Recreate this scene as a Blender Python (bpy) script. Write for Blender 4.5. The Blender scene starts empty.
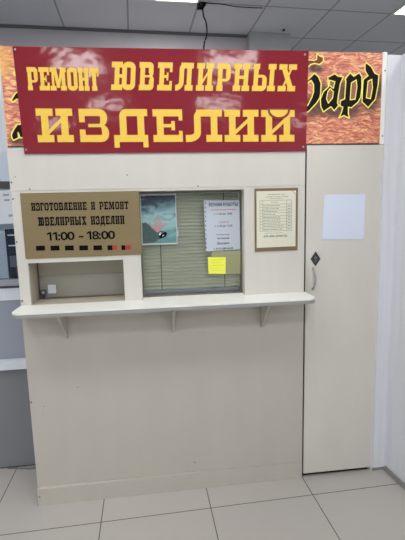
import bpy, bmesh, math, random
from mathutils import Matrix, Vector
random.seed(7)
SC = bpy.context.scene
COL = SC.collection

# ------------------------------------------------------------------ helpers
def link(o, parent=None):
    COL.objects.link(o)
    if parent is not None:
        o.parent = parent
    return o

def tag(o, label=None, cat=None, group=None, kind=None):
    if label: o['label'] = label
    if cat: o['category'] = cat
    if group: o['group'] = group
    if kind: o['kind'] = kind
    return o

def empty(name, loc=(0, 0, 0), rz=0.0):
    o = bpy.data.objects.new(name, None)
    o.location = loc
    o.rotation_euler = (0, 0, rz)
    o.empty_display_size = 0.1
    return link(o)

class MB:
    """collects shapes of ONE part in one mesh (coordinates are world coordinates)"""
    def __init__(self):
        self.bm = bmesh.new()
    def box(self, x0, x1, y0, y1, z0, z1, bev=0.0, seg=2, mat=None):
        bm2 = bmesh.new()
        bmesh.ops.create_cube(bm2, size=1.0)
        for v in bm2.verts:
            v.co = Vector(((x0 + x1) / 2 + v.co.x * (x1 - x0), (y0 + y1) / 2 + v.co.y * (y1 - y0), (z0 + z1) / 2 + v.co.z * (z1 - z0)))
        if bev > 0:
            bmesh.ops.bevel(bm2, geom=bm2.edges[:], offset=bev, segments=seg, profile=0.5, affect='EDGES', clamp_overlap=True)
        if mat is not None:
            bmesh.ops.transform(bm2, matrix=mat, verts=bm2.verts)
        self._merge(bm2)
        return self
    def _merge(self, bm2):
        me = bpy.data.meshes.new('tmp')
        bm2.to_mesh(me); bm2.free()
        self.bm.from_mesh(me)
        bpy.data.meshes.remove(me)
    def poly(self, pts, axis='y', at=0.0, th=0.001, bev=0.0):
        """extruded outline. axis y: pts are (x,z), front face at y=at, going to at+th;
           axis z: pts are (x,y), from z=at to at+th; axis x: pts are (y,z)"""
        bm = bmesh.new()
        def P(a, b, d):
            if axis == 'y': return (a, d, b)
            if axis == 'z': return (a, b, d)
            return (d, a, b)
        f = [bm.verts.new(P(a, b, at)) for a, b in pts]
        g = [bm.verts.new(P(a, b, at + th)) for a, b in pts]
        bm.faces.new(f); bm.faces.new(g[::-1])
        n = len(f)
        for i in range(n):
            bm.faces.new((f[i], g[i], g[(i + 1) % n], f[(i + 1) % n]))
        bmesh.ops.recalc_face_normals(bm, faces=bm.faces[:])
        if bev > 0:
            bmesh.ops.bevel(bm, geom=bm.edges[:], offset=bev, segments=2, profile=0.5, affect='EDGES', clamp_overlap=True)
        self._merge(bm)
        return self
    def tube(self, pts, r, seg=8):
        pts = [Vector(p) for p in pts]
        rings = []
        for i, p in enumerate(pts):
            if i == 0: d = pts[1] - p
            elif i == len(pts) - 1: d = p - pts[i - 1]
            else: d = pts[i + 1] - pts[i - 1]
            d.normalize()
            up = Vector((0, 0, 1)) if abs(d.z) < 0.9 else Vector((1, 0, 0))
            a = d.cross(up).normalized(); b = d.cross(a).normalized()
            rr = r[i] if isinstance(r, (list, tuple)) else r
            rings.append([self.bm.verts.new(p + a * math.cos(2 * math.pi * k / seg) * rr + b * math.sin(2 * math.pi * k / seg) * rr) for k in range(seg)])
        for i in range(len(rings) - 1):
            for k in range(seg):
                self.bm.faces.new((rings[i][k], rings[i][(k + 1) % seg], rings[i + 1][(k + 1) % seg], rings[i + 1][k]))
        self.bm.faces.new(rings[0][::-1]); self.bm.faces.new(rings[-1])
        return self
    def disc(self, c, r, depth, axis='y', seg=14):
        """short cylinder whose front is at c, going depth along +axis"""
        c = Vector(c); d = {'x': Vector((1, 0, 0)), 'y': Vector((0, 1, 0)), 'z': Vector((0, 0, 1))}[axis]
        return self.tube([c, c + d * depth], r, seg)
    def build(self, name, mat, parent=None, smooth=False):
        bmesh.ops.recalc_face_normals(self.bm, faces=self.bm.faces[:])
        me = bpy.data.meshes.new(name)
        self.bm.to_mesh(me); self.bm.free()
        me.materials.append(mat)
        if smooth:
            me.shade_smooth() if hasattr(me, 'shade_smooth') else None
        o = bpy.data.objects.new(name, me)
        if parent is not None:
            # meshes are made in world coordinates; move them into the parent's frame
            pm = Matrix.LocRotScale(parent.location, parent.rotation_euler, None) if parent.parent is None else WM[parent.name]
            me.transform(pm.inverted())
            WM[o.name] = pm
        link(o, parent)
        if parent is not None:
            WM[o.name] = pm
        else:
            WM[o.name] = Matrix()
        return o
WM = {}

def rebase(o, loc):
    """give a one-mesh thing its origin at its own base"""
    o.data.transform(Matrix.Translation(-Vector(loc)))
    o.location = loc
    return o

# ------------------------------------------------------------------ materials
def srgb(r, g, b):
    f = lambda c: (c / 255) / 12.92 if c / 255 <= 0.04045 else ((c / 255 + 0.055) / 1.055) ** 2.4
    return (f(r), f(g), f(b), 1)

def nodes(name):
    m = bpy.data.materials.new(name); m.use_nodes = True
    nt = m.node_tree
    return m, nt, nt.nodes['Principled BSDF']

def N(nt, t, **kw):
    n = nt.nodes.new(t)
    for k, v in kw.items(): setattr(n, k, v)
    return n

def mat(name, c, rough=0.5, metal=0.0, var=0.04, scale=6.0, bump=0.0, bscale=60, spec=0.5, coat=0.0):
    m, nt, b = nodes(name)
    tc = N(nt, 'ShaderNodeTexCoord')
    no = N(nt, 'ShaderNodeTexNoise'); no.inputs['Scale'].default_value = scale; no.inputs['Detail'].default_value = 5
    nt.links.new(tc.outputs['Object'], no.inputs['Vector'])
    mx = N(nt, 'ShaderNodeMix', data_type='RGBA')
    c = srgb(*c)
    mx.inputs['A'].default_value = tuple(x * (1 - var) for x in c[:3]) + (1,)
    mx.inputs['B'].default_value = tuple(min(1, x * (1 + var)) for x in c[:3]) + (1,)
    nt.links.new(no.outputs['Fac'], mx.inputs['Factor'])
    nt.links.new(mx.outputs['Result'], b.inputs['Base Color'])
    b.inputs['Roughness'].default_value = rough
    b.inputs['Metallic'].default_value = metal
    b.inputs['Specular IOR Level'].default_value = spec
    b.inputs['Coat Weight'].default_value = coat
    b.inputs['Coat Roughness'].default_value = 0.08
    if bump > 0:
        n2 = N(nt, 'ShaderNodeTexNoise'); n2.inputs['Scale'].default_value = bscale
        nt.links.new(tc.outputs['Object'], n2.inputs['Vector'])
        bp = N(nt, 'ShaderNodeBump'); bp.inputs['Strength'].default_value = bump; bp.inputs['Distance'].default_value = 0.01
        nt.links.new(n2.outputs['Fac'], bp.inputs['Height'])
        nt.links.new(bp.outputs['Normal'], b.inputs['Normal'])
    return m

def emit(name, c, s):
    m, nt, b = nodes(name)
    b.inputs['Base Color'].default_value = (0.8, 0.8, 0.8, 1)
    b.inputs['Emission Color'].default_value = c
    b.inputs['Emission Strength'].default_value = s
    return m

def glass(name, tint=(1, 1, 1, 1), gl=0.06, rough=0.02, haze=0.0, hazec=(0.6, 0.6, 0.6, 1)):
    m, nt, b = nodes(name)
    out = nt.nodes['Material Output']
    tr = N(nt, 'ShaderNodeBsdfTransparent'); tr.inputs['Color'].default_value = tint
    g = N(nt, 'ShaderNodeBsdfGlossy'); g.inputs['Roughness'].default_value = rough
    lw = N(nt, 'ShaderNodeFresnel'); lw.inputs['IOR'].default_value = 1.22
    mx = N(nt, 'ShaderNodeMixShader')
    nt.links.new(lw.outputs['Fac'], mx.inputs['Fac'])
    nt.links.new(tr.outputs['BSDF'], mx.inputs[1]); nt.links.new(g.outputs['BSDF'], mx.inputs[2])
    last = mx
    if haze > 0:
        d = N(nt, 'ShaderNodeBsdfDiffuse'); d.inputs['Color'].default_value = hazec
        m2 = N(nt, 'ShaderNodeMixShader'); m2.inputs['Fac'].default_value = haze
        nt.links.new(mx.outputs[0], m2.inputs[1]); nt.links.new(d.outputs[0], m2.inputs[2])
        last = m2
    nt.links.new(last.outputs[0], out.inputs['Surface'])
    return m

def panel_mat(name, c, rough=0.45, smudge=False):
    """old cream laminate: faint vertical smears, scuffs and a few darker specks"""
    m, nt, b = nodes(name)
    tc = N(nt, 'ShaderNodeTexCoord')
    mp = N(nt, 'ShaderNodeMapping'); mp.inputs['Scale'].default_value = (5, 5, 1.2)
    nt.links.new(tc.outputs['Object'], mp.inputs['Vector'])
    n1 = N(nt, 'ShaderNodeTexNoise'); n1.inputs['Scale'].default_value = 1.6; n1.inputs['Detail'].default_value = 6
    nt.links.new(mp.outputs['Vector'], n1.inputs['Vector'])
    n2 = N(nt, 'ShaderNodeTexNoise'); n2.inputs['Scale'].default_value = 23; n2.inputs['Detail'].default_value = 3
    nt.links.new(tc.outputs['Object'], n2.inputs['Vector'])
    r2 = N(nt, 'ShaderNodeValToRGB')
    r2.color_ramp.elements[0].position = 0.72; r2.color_ramp.elements[0].color = (0, 0, 0, 1)
    r2.color_ramp.elements[1].position = 0.80; r2.color_ramp.elements[1].color = (0.35, 0.35, 0.35, 1)
    nt.links.new(n2.outputs['Fac'], r2.inputs['Fac'])
    c = srgb(*c)
    mx = N(nt, 'ShaderNodeMix', data_type='RGBA')
    mx.inputs['A'].default_value = (c[0] * .93, c[1] * .925, c[2] * .91, 1)
    mx.inputs['B'].default_value = (min(1, c[0] * 1.04), min(1, c[1] * 1.04), min(1, c[2] * 1.05), 1)
    nt.links.new(n1.outputs['Fac'], mx.inputs['Factor'])
    m2 = N(nt, 'ShaderNodeMix', data_type='RGBA')
    m2.inputs['B'].default_value = (c[0] * .6, c[1] * .58, c[2] * .52, 1)
    nt.links.new(r2.outputs['Color'], m2.inputs['Factor'])
    nt.links.new(mx.outputs['Result'], m2.inputs['A'])
    last = m2.outputs['Result']
    if smudge:      # hand dirt beside the handle, along the edge of the door
        mq = N(nt, 'ShaderNodeMapping'); mq.inputs['Location'].default_value = (-1.582 / .035, 0, -1.17 / .26); mq.inputs['Scale'].default_value = (1 / .035, 0, 1 / .26)
        nt.links.new(tc.outputs['Object'], mq.inputs['Vector'])
        ln = N(nt, 'ShaderNodeVectorMath', operation='LENGTH'); nt.links.new(mq.outputs[0], ln.inputs[0])
        mr = N(nt, 'ShaderNodeMapRange', interpolation_type='SMOOTHSTEP'); mr.inputs['From Min'].default_value = 1; mr.inputs['From Max'].default_value = 0.2
        mr.inputs['To Max'].default_value = .75
        nt.links.new(ln.outputs['Value'], mr.inputs['Value'])
        mu = N(nt, 'ShaderNodeMath', operation='MULTIPLY'); nt.links.new(mr.outputs['Result'], mu.inputs[0]); nt.links.new(n1.outputs['Fac'], mu.inputs[1])
        m3 = N(nt, 'ShaderNodeMix', data_type='RGBA'); m3.inputs['B'].default_value = (c[0] * .55, c[1] * .55, c[2] * .5, 1)
        nt.links.new(mu.outputs[0], m3.inputs['Factor']); nt.links.new(last, m3.inputs['A']); last = m3.outputs['Result']
    nt.links.new(last, b.inputs['Base Color'])
    b.inputs['Roughness'].default_value = rough
    return m

def grid_mat(name, base, line, origin, ang, pitch, lw, rough, var, lrough=0.8, bump=0.0, nscale=3.0):
    """square tiles with joints; object coordinates turned by ang about origin"""
    m, nt, b = nodes(name)
    tc = N(nt, 'ShaderNodeTexCoord')
    mp = N(nt, 'ShaderNodeMapping', vector_type='TEXTURE')
    mp.inputs['Location'].default_value = (origin[0], origin[1], 0)
    mp.inputs['Rotation'].default_value = (0, 0, ang)
    mp.inputs['Scale'].default_value = (pitch, pitch, pitch)
    nt.links.new(tc.outputs['Object'], mp.inputs['Vector'])
    sp = N(nt, 'ShaderNodeSeparateXYZ'); nt.links.new(mp.outputs['Vector'], sp.inputs[0])
    def edge(o):
        fr = N(nt, 'ShaderNodeMath', operation='FRACT'); nt.links.new(o, fr.inputs[0])
        sb = N(nt, 'ShaderNodeMath', operation='SUBTRACT'); sb.inputs[1].default_value = 0.5; nt.links.new(fr.outputs[0], sb.inputs[0])
        ab = N(nt, 'ShaderNodeMath', operation='ABSOLUTE'); nt.links.new(sb.outputs[0], ab.inputs[0])
        gt = N(nt, 'ShaderNodeMath', operation='GREATER_THAN'); gt.inputs[1].default_value = 0.5 - lw / pitch / 2
        nt.links.new(ab.outputs[0], gt.inputs[0]); return gt
    ex, ey = edge(sp.outputs['X']), edge(sp.outputs['Y'])
    mxx = N(nt, 'ShaderNodeMath', operation='MAXIMUM'); nt.links.new(ex.outputs[0], mxx.inputs[0]); nt.links.new(ey.outputs[0], mxx.inputs[1])
    # each tile a slightly different tone
    fl = N(nt, 'ShaderNodeVectorMath', operation='FLOOR'); nt.links.new(mp.outputs['Vector'], fl.inputs[0])
    wn = N(nt, 'ShaderNodeTexWhiteNoise'); nt.links.new(fl.outputs[0], wn.inputs['Vector'])
    no = N(nt, 'ShaderNodeTexNoise'); no.inputs['Scale'].default_value = nscale; no.inputs['Detail'].default_value = 6
    nt.links.new(tc.outputs['Object'], no.inputs['Vector'])
    ad = N(nt, 'ShaderNodeMath', operation='ADD'); nt.links.new(wn.outputs['Value'], ad.inputs[0]); nt.links.new(no.outputs['Fac'], ad.inputs[1])
    hf = N(nt, 'ShaderNodeMath', operation='MULTIPLY'); hf.inputs[1].default_value = 0.5; nt.links.new(ad.outputs[0], hf.inputs[0])
    c = srgb(*base)
    mx = N(nt, 'ShaderNodeMix', data_type='RGBA')
    mx.inputs['A'].default_value = tuple(x * (1 - var) for x in c[:3]) + (1,)
    mx.inputs['B'].default_value = tuple(x * (1 + var) for x in c[:3]) + (1,)
    nt.links.new(hf.outputs[0], mx.inputs['Factor'])
    m2 = N(nt, 'ShaderNodeMix', data_type='RGBA'); m2.inputs['B'].default_value = srgb(*line)
    nt.links.new(mxx.outputs[0], m2.inputs['Factor']); nt.links.new(mx.outputs['Result'], m2.inputs['A'])
    nt.links.new(m2.outputs['Result'], b.inputs['Base Color'])
    rr = N(nt, 'ShaderNodeMix', data_type='FLOAT'); rr.inputs['A'].default_value = rough; rr.inputs['B'].default_value = lrough
    nt.links.new(mxx.outputs[0], rr.inputs['Factor']); nt.links.new(rr.outputs['Result'], b.inputs['Roughness'])
    if bump > 0:
        n3 = N(nt, 'ShaderNodeTexNoise'); n3.inputs['Scale'].default_value = 180
        nt.links.new(tc.outputs['Object'], n3.inputs['Vector'])
        bp = N(nt, 'ShaderNodeBump'); bp.inputs['Strength'].default_value = bump; bp.inputs['Distance'].default_value = 0.004
        nt.links.new(n3.outputs['Fac'], bp.inputs['Height']); nt.links.new(bp.outputs['Normal'], b.inputs['Normal'])
    return m

CREAM = panel_mat('beige_laminate', (192, 187, 176))
CREAM_U = panel_mat('cream_laminate', (209, 207, 199))
CREAM_D = panel_mat('cream_door_laminate', (212, 209, 200), smudge=True)
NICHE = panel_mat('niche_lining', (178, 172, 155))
WHITE_C = mat('white_laminate', (240, 241, 236), 0.35, var=0.02)
EDGE = mat('grey_edge_band', (150, 150, 148), 0.4)
SHADOWGAP = mat('dark_joint', (24, 22, 20), 0.9)
SCREW = mat('screw_metal', (95, 92, 88), 0.4, metal=0.6)
FLOOR = grid_mat('floor_tiles', (180, 176, 171), (84, 80, 76), (0.3744, -0.1923), 0.0305, 0.6, 0.005, 0.32, 0.04)
CEIL = grid_mat('ceiling_tiles', (218, 220, 226), (160, 162, 166), (1.7435, 2.1415), 0.054, 0.6, 0.016, 0.95, 0.03, bump=0.2, nscale=25)
WALL_G = mat('grey_plaster', (196, 192, 196), 0.85, var=0.02, bump=0.1)
COLUMN = mat('pale_plaster', (176, 176, 178), 0.85, var=0.02, bump=0.1)
DARKTRIM = mat('dark_grey_trim', (70, 70, 70), 0.7)
BASEB = mat('grey_skirting', (138, 137, 135), 0.6, var=0.12, scale=14)
YEL = mat('yellow_vinyl', (240, 200, 74), 0.45, var=0.02)
BLACK = mat('black_print', (10, 9, 8), 0.7, spec=0.1)
REDP = mat('red_print', (176, 46, 40), 0.5)
GREYD = mat('dark_grey_metal', (64, 64, 66), 0.4, metal=0.4)
STEEL = mat('brushed_steel', (165, 165, 170), 0.35, metal=0.5)
PAPER = mat('white_paper', (222, 228, 238), 0.5, var=0.01)
BLUEPAPER = mat('pale_blue_plastic_sheet', (216, 226, 243), 0.3, var=0.01)
NOTICEP = mat('blue_grey_paper_in_sleeve', (190, 199, 210), 0.35, var=.01)
STICKY = mat('yellow_sticky_paper', (238, 240, 84), 0.7, var=0.03)
TAPE = mat('clear_tape', (190, 195, 190), 0.3)
INKP = mat('purple_grey_ink', (84, 66, 84), 0.7)
INKR = mat('red_ink', (176, 84, 92), 0.7)
INKD = mat('dark_ink', (66, 64, 72), 0.7)
INKG = mat('green_grey_ink', (112, 116, 98), 0.8)
INKF = mat('faint_pencil', (196, 198, 70), 0.8)
KIOSK = mat('grey_blue_laminate', (154, 160, 174), 0.45)
KIOSKU = mat('pale_blue_laminate', (205, 217, 236), 0.45)
KIOSKW = mat('white_blue_laminate', (222, 229, 240), 0.4)
KIOSKD = mat('dark_grey_laminate', (128, 131, 137), 0.5)
NAVY = mat('navy_card', (24, 30, 58), 0.7, spec=.1)
CABLEM = mat('black_rubber', (14, 14, 15), 0.9, spec=0.05)
GLASSM = glass('window_pane_glass', haze=0.05, hazec=(0.5, 0.55, 0.5, 1))
GLASSK = glass('kiosk_pane_glass', tint=(0.9, 0.93, 0.95, 1), haze=0.02, hazec=(0.5, 0.55, 0.62, 1))
GLASSN = glass('niche_pane_glass', haze=0.28, hazec=(0.62, 0.60, 0.55, 1), rough=0.1)
LAMP = emit('lamp_diffuser', (1.0, 0.985, 0.97, 1), 21.0)

def wall_mat():
    m, nt, b = nodes('white_panel_wall')
    tc = N(nt, 'ShaderNodeTexCoord')
    mp = N(nt, 'ShaderNodeMapping'); mp.inputs['Scale'].default_value = (14, 14, 0.8)
    nt.links.new(tc.outputs['Object'], mp.inputs['Vector'])
    no = N(nt, 'ShaderNodeTexNoise'); no.inputs['Scale'].default_value = 2.2; no.inputs['Detail'].default_value = 5
    nt.links.new(mp.outputs['Vector'], no.inputs['Vector'])
    cr = N(nt, 'ShaderNodeValToRGB')
    cr.color_ramp.elements[0].position = 0.3; cr.color_ramp.elements[0].color = srgb(216, 218, 224)
    cr.color_ramp.elements[1].position = 0.6; cr.color_ramp.elements[1].color = srgb(221, 223, 230)
    nt.links.new(no.outputs['Fac'], cr.inputs['Fac'])
    nt.links.new(cr.outputs['Color'], b.inputs['Base Color'])
    b.inputs['Roughness'].default_value = 0.4
    return m
WALL_W = wall_mat()

def banner_mat():
    m, nt, b = nodes('glossy_crimson_banner')
    b.inputs['Base Color'].default_value = srgb(132, 20, 38)
    b.inputs['Roughness'].default_value = 0.6
    b.inputs['Specular IOR Level'].default_value = 0.15
    b.inputs['Coat Weight'].default_value = 0.62
    b.inputs['Coat Roughness'].default_value = 0.09
    tc = N(nt, 'ShaderNodeTexCoord')
    no = N(nt, 'ShaderNodeTexNoise'); no.inputs['Scale'].default_value = 4.5; no.inputs['Detail'].default_value = 3
    nt.links.new(tc.outputs['Object'], no.inputs['Vector'])
    bp = N(nt, 'ShaderNodeBump'); bp.inputs['Strength'].default_value = 0.22; bp.inputs['Distance'].default_value = 0.02
    nt.links.new(no.outputs['Fac'], bp.inputs['Height'])
    nt.links.new(bp.outputs['Normal'], b.inputs['Coat Normal'])
    nt.links.new(bp.outputs['Normal'], b.inputs['Normal'])
    return m
BANNER = banner_mat()

def gold_mat():
    m, nt, b = nodes('brushed_gold_plate')
    tc = N(nt, 'ShaderNodeTexCoord')
    mp = N(nt, 'ShaderNodeMapping'); mp.inputs['Scale'].default_value = (2, 2, 60)
    nt.links.new(tc.outputs['Object'], mp.inputs['Vector'])
    no = N(nt, 'ShaderNodeTexNoise'); no.inputs['Scale'].default_value = 3
    nt.links.new(mp.outputs['Vector'], no.inputs['Vector'])
    mx = N(nt, 'ShaderNodeMix', data_type='RGBA')
    mx.inputs['A'].default_value = srgb(128, 112, 80); mx.inputs['B'].default_value = srgb(140, 124, 88)
    nt.links.new(no.outputs['Fac'], mx.inputs['Factor']); nt.links.new(mx.outputs['Result'], b.inputs['Base Color'])
    b.inputs['Metallic'].default_value = 0.12; b.inputs['Roughness'].default_value = 0.45
    return m
GOLD = gold_mat()

def flame_mat():
    """printed orange ground with wavy light streaks; the soft dark smudge behind the gothic letters is part of the print"""
    m, nt, b = nodes('orange_rippled_print')
    tc = N(nt, 'ShaderNodeTexCoord')
    n0 = N(nt, 'ShaderNodeTexNoise'); n0.inputs['Scale'].default_value = 9; n0.inputs['Detail'].default_value = 2
    nt.links.new(tc.outputs['Object'], n0.inputs['Vector'])
    sc = N(nt, 'ShaderNodeVectorMath', operation='SCALE'); sc.inputs['Scale'].default_value = 0.07
    nt.links.new(n0.outputs['Color'], sc.inputs[0])
    av = N(nt, 'ShaderNodeVectorMath', operation='ADD')
    nt.links.new(tc.outputs['Object'], av.inputs[0]); nt.links.new(sc.outputs[0], av.inputs[1])
    mp = N(nt, 'ShaderNodeMapping'); mp.inputs['Scale'].default_value = (16, 1, 62)
    nt.links.new(av.outputs[0], mp.inputs['Vector'])
    vo = N(nt, 'ShaderNodeTexNoise'); vo.inputs['Scale'].default_value = 1.6; vo.inputs['Detail'].default_value = 4; vo.inputs['Distortion'].default_value = 0.8
    nt.links.new(mp.outputs['Vector'], vo.inputs['Vector'])
    cr = N(nt, 'ShaderNodeValToRGB'); e = cr.color_ramp.elements
    e[0].position = 0.34; e[0].color = srgb(176, 88, 76)
    e[1].position = 0.66; e[1].color = srgb(246, 206, 140)
    x = e.new(0.46); x.color = srgb(206, 122, 100)
    x = e.new(0.55); x.color = srgb(226, 152, 118)
    nt.links.new(vo.outputs['Fac'], cr.inputs['Fac'])
    last = cr.outputs['Color']
    # yellow flare in the printed ground at the upper left corner
    def blob(cx, cz, rx, rz, col, amt, last):
        cx, cz = cx - 1.0, cz - 1.996
        sx = N(nt, 'ShaderNodeMapping'); sx.inputs['Location'].default_value = (-cx / rx, 0, -cz / rz)
        sx.inputs['Scale'].default_value = (1 / rx, 0, 1 / rz)
        nt.links.new(tc.outputs['Object'], sx.inputs['Vector'])
        ln = N(nt, 'ShaderNodeVectorMath', operation='LENGTH'); nt.links.new(sx.outputs[0], ln.inputs[0])
        mr = N(nt, 'ShaderNodeMapRange', interpolation_type='SMOOTHSTEP'); mr.inputs['From Min'].default_value = 1; mr.inputs['From Max'].default_value = 0.3
        mr.inputs['To Min'].default_value = 0; mr.inputs['To Max'].default_value = amt
        nt.links.new(ln.outputs['Value'], mr.inputs['Value'])
        mx = N(nt, 'ShaderNodeMix', data_type='RGBA'); mx.inputs['B'].default_value = srgb(*col)
        nt.links.new(mr.outputs['Result'], mx.inputs['Factor']); nt.links.new(last, mx.inputs['A'])
        return mx.outputs['Result']
    last = blob(0.0, 2.40, 0.10, 0.13, (244, 190, 92), 0.55, last)
    for (cx, cz, rx, rz) in [(1.60, 2.19, .12, .09), (1.72, 2.17, .10, .06), (1.82, 2.19, .09, .10), (1.93, 2.22, .08, .09), (1.975, 2.29, .035, .09),
                             (1.62, 2.385, .07, .035), (1.665, 2.26, .03, .09), (1.77, 2.26, .035, .10), (1.885, 2.27, .03, .09), (0.06, 2.03, .06, .05)]:
        last = blob(cx, cz, rx, rz, (52, 32, 32), 0.85, last)
    nt.links.new(last, b.inputs['Base Color'])
    b.inputs['Roughness'].default_value = 0.45
    return m
FLAME = flame_mat()
LETTER = mat('black_gothic_print', (24, 15, 16), 0.7, spec=0.15)
LETTERY = mat('yellow_gothic_outline', (246, 236, 110), 0.5, var=0.02)
LETTERR = mat('maroon_gothic_print', (120, 44, 34), 0.5)

def poster_mat():
    m, nt, b = nodes('sea_poster_print')
    tc = N(nt, 'ShaderNodeTexCoord')
    mp = N(nt, 'ShaderNodeMapping'); mp.inputs['Scale'].default_value = (7, 1, 16); mp.inputs['Rotation'].default_value = (0, 0.35, 0)
    nt.links.new(tc.outputs['Object'], mp.inputs['Vector'])
    no = N(nt, 'ShaderNodeTexNoise'); no.inputs['Scale'].default_value = 1.3; no.inputs['Detail'].default_value = 5; no.inputs['Distortion'].default_value = 1.2
    nt.links.new(mp.outputs['Vector'], no.inputs['Vector'])
    sp = N(nt, 'ShaderNodeSeparateXYZ'); nt.links.new(tc.outputs['Object'], sp.inputs[0])
    mr = N(nt, 'ShaderNodeMapRange'); mr.inputs['From Min'].default_value = 0.005; mr.inputs['From Max'].default_value = 0.275
    nt.links.new(sp.outputs['Z'], mr.inputs['Value'])
    cr = N(nt, 'ShaderNodeValToRGB'); e = cr.color_ramp.elements
    e[0].position = 0.0; e[0].color = srgb(96, 138, 140)
    e[1].position = 1.0; e[1].color = srgb(28, 38, 50)
    for p, c in ((.2, (128, 172, 172)), (.45, (150, 184, 186)), (.62, (112, 146, 156)), (.74, (58, 78, 92)), (.88, (42, 54, 68))):
        x = e.new(p); x.color = srgb(*c)
    ad = N(nt, 'ShaderNodeMath', operation='MULTIPLY_ADD'); ad.inputs[1].default_value = 0.9; ad.inputs[2].default_value = -0.53
    nt.links.new(no.outputs['Fac'], ad.inputs[0])
    a2 = N(nt, 'ShaderNodeMath', operation='ADD'); nt.links.new(mr.outputs['Result'], a2.inputs[0]); nt.links.new(ad.outputs[0], a2.inputs[1])
    nt.links.new(a2.outputs[0], cr.inputs['Fac'])
    nt.links.new(cr.outputs['Color'], b.inputs['Base Color'])
    b.inputs['Roughness'].default_value = 0.35
    return m
POSTER = poster_mat()
BLIND = mat('grey_green_blind_slats', (190, 196, 174), 0.5, var=0.03)
BLINDRAIL = mat('blind_rail', (150, 154, 168), 0.4)

# ------------------------------------------------------------------ room shell
MB().box(-8, 9, -9, 7, -0.1, 0.0).build('floor', FLOOR)
tag(bpy.data.objects['floor'], kind='structure')
o = MB().box(-8, 9, -9, 7, 3.411, 3.5).build('ceiling', CEIL); tag(o, kind='structure')
RA = 0.045                                    # the hall's own walls stand slightly askew to the booth
def rot(x, y, ox=1.74, oy=2.15, a=RA):
    return (ox + x * math.cos(a) - y * math.sin(a), oy + x * math.sin(a) + y * math.cos(a))
# back wall, left of the column, with one vertical panel joint
mb = MB()
for (a, b_) in ((-8, -1.232), (-1.228, 0.0)):
    mb.poly([rot(a, 0), rot(b_, 0), rot(b_, 0.12), rot(a, 0.12)], 'z', 0.0, 3.411)
mb.poly([rot(-8, 0.02), rot(0, 0.02), rot(0, 0.1), rot(-8, 0.1)], 'z', 0.0, 3.411)
o = mb.build('wall_back', WALL_G); tag(o, kind='structure')
o = MB().poly([rot(-8, -0.028), rot(-0.002, -0.028), rot(-0.002, -0.0005), rot(-8, -0.0005)], 'z', 3.392, 0.0185).build('wall_shadow_line', mat('shadow_line_grey', (112, 112, 114), .7)); tag(o, kind='structure')  # dark strip painting the shadow line where the wall meets the ceiling
o = MB().poly([rot(0.001, -0.10), rot(0.43, -0.10), rot(0.43, 0.33), rot(0.001, 0.33)], 'z', 0.0, 3.411).build('wall_column', COLUMN); tag(o, kind='structure')
o = MB().poly([rot(-2, 4.2), rot(7.5, 4.2), rot(7.5, 4.3), rot(-2, 4.3)], 'z', 0.0, 3.411).build('wall_far', WALL_G); tag(o, kind='structure')
# white partition on the right: narrow return beside the door, then the long wall towards the camera
wr = [(2.0225, 0.0), (2.108, 0.004), (2.108 + 0.0876 * 5.5, -5.5), (2.208 + 0.0876 * 5.5, -5.5), (2.208, 0.10), (2.0225, 0.10)]
o = MB().poly(wr, 'z', 0.0, 2.462).build('wall_right', WALL_W); tag(o, kind='structure')
def off(d, y): return 2.108 - 0.0876 * y - d
o = MB().poly([(off(0.0005, -0.012), -0.012), (off(0.0005, -5.49), -5.49), (off(0.010, -5.49), -5.49), (off(0.010, -0.012), -0.012)], 'z', 0.0005, 0.033).build('baseboard_right', BASEB); tag(o, kind='structure')
o = MB().poly([(off(0.001, -0.0125), -0.0135), (off(0.012, -0.0125), -0.0135), (off(0.012, 0), -0.001), (2.024, -0.004), (2.024, -0.001), (2.10, 0.0005)][::-1], 'z', 0.0005, 0.018).build('trim_2', BASEB); tag(o, kind='structure')

# ceiling lights: one kind, copied into cells of the ceiling grid
def cell(i, j, a=0.054):
    x, y = 0.6 * (i + .5), 0.6 * (j + .5)
    return (1.7435 + x * math.cos(a) - y * math.sin(a), 2.1415 + x * math.sin(a) + y * math.cos(a), 3.4105)
def make_light():
    r = empty('ceiling_light')
    mb = MB()
    for (x0, x1, y0, y1) in ((-.297, .297, .275, .297), (-.297, .297, -.297, -.275), (-.297, -.275, -.275, .275), (.275, .297, -.275, .275)):
        mb.box(x0, x1, y0, y1, -.012, 0.0)
    mb.build('frame', WHITE_C, r)
    MB().box(-.2745, .2745, -.2745, .2745, -.008, -.001).build('diffuser', LAMP, r)
    return r
cells = [((-2, -2), 'square ceiling light panel above the left half of the red sign'),
         ((2, -2), 'square ceiling light panel at the upper right corner of the photo'),
         ((-2, -6), None), ((1, -6), None), ((-5, -6), None), ((4, -6), None), ((-4, -9), None), ((-1, -9), None), ((-4, -12), None), ((-1, -12), None), ((-8, -9), None), ((-8, -4), None),  # row just in front of the booth added, unseen, to brighten counter and fascia
         ((-6, -14), None), ((2, -14), None)]
src = make_light()
for k, ((i, j), lab) in enumerate(cells):
    if k == 0: r = src
    else:
        r = src.copy(); link(r)
        for ch in list(src.children):
            c = ch.copy(); link(c, r)
    r.location = cell(i, j); r.rotation_euler = (0, 0, 0.054)
    tag(r, lab or 'one of the unseen square ceiling light panels of the hall, some added to light the booth', 'light', 'square ceiling light panels')

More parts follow.
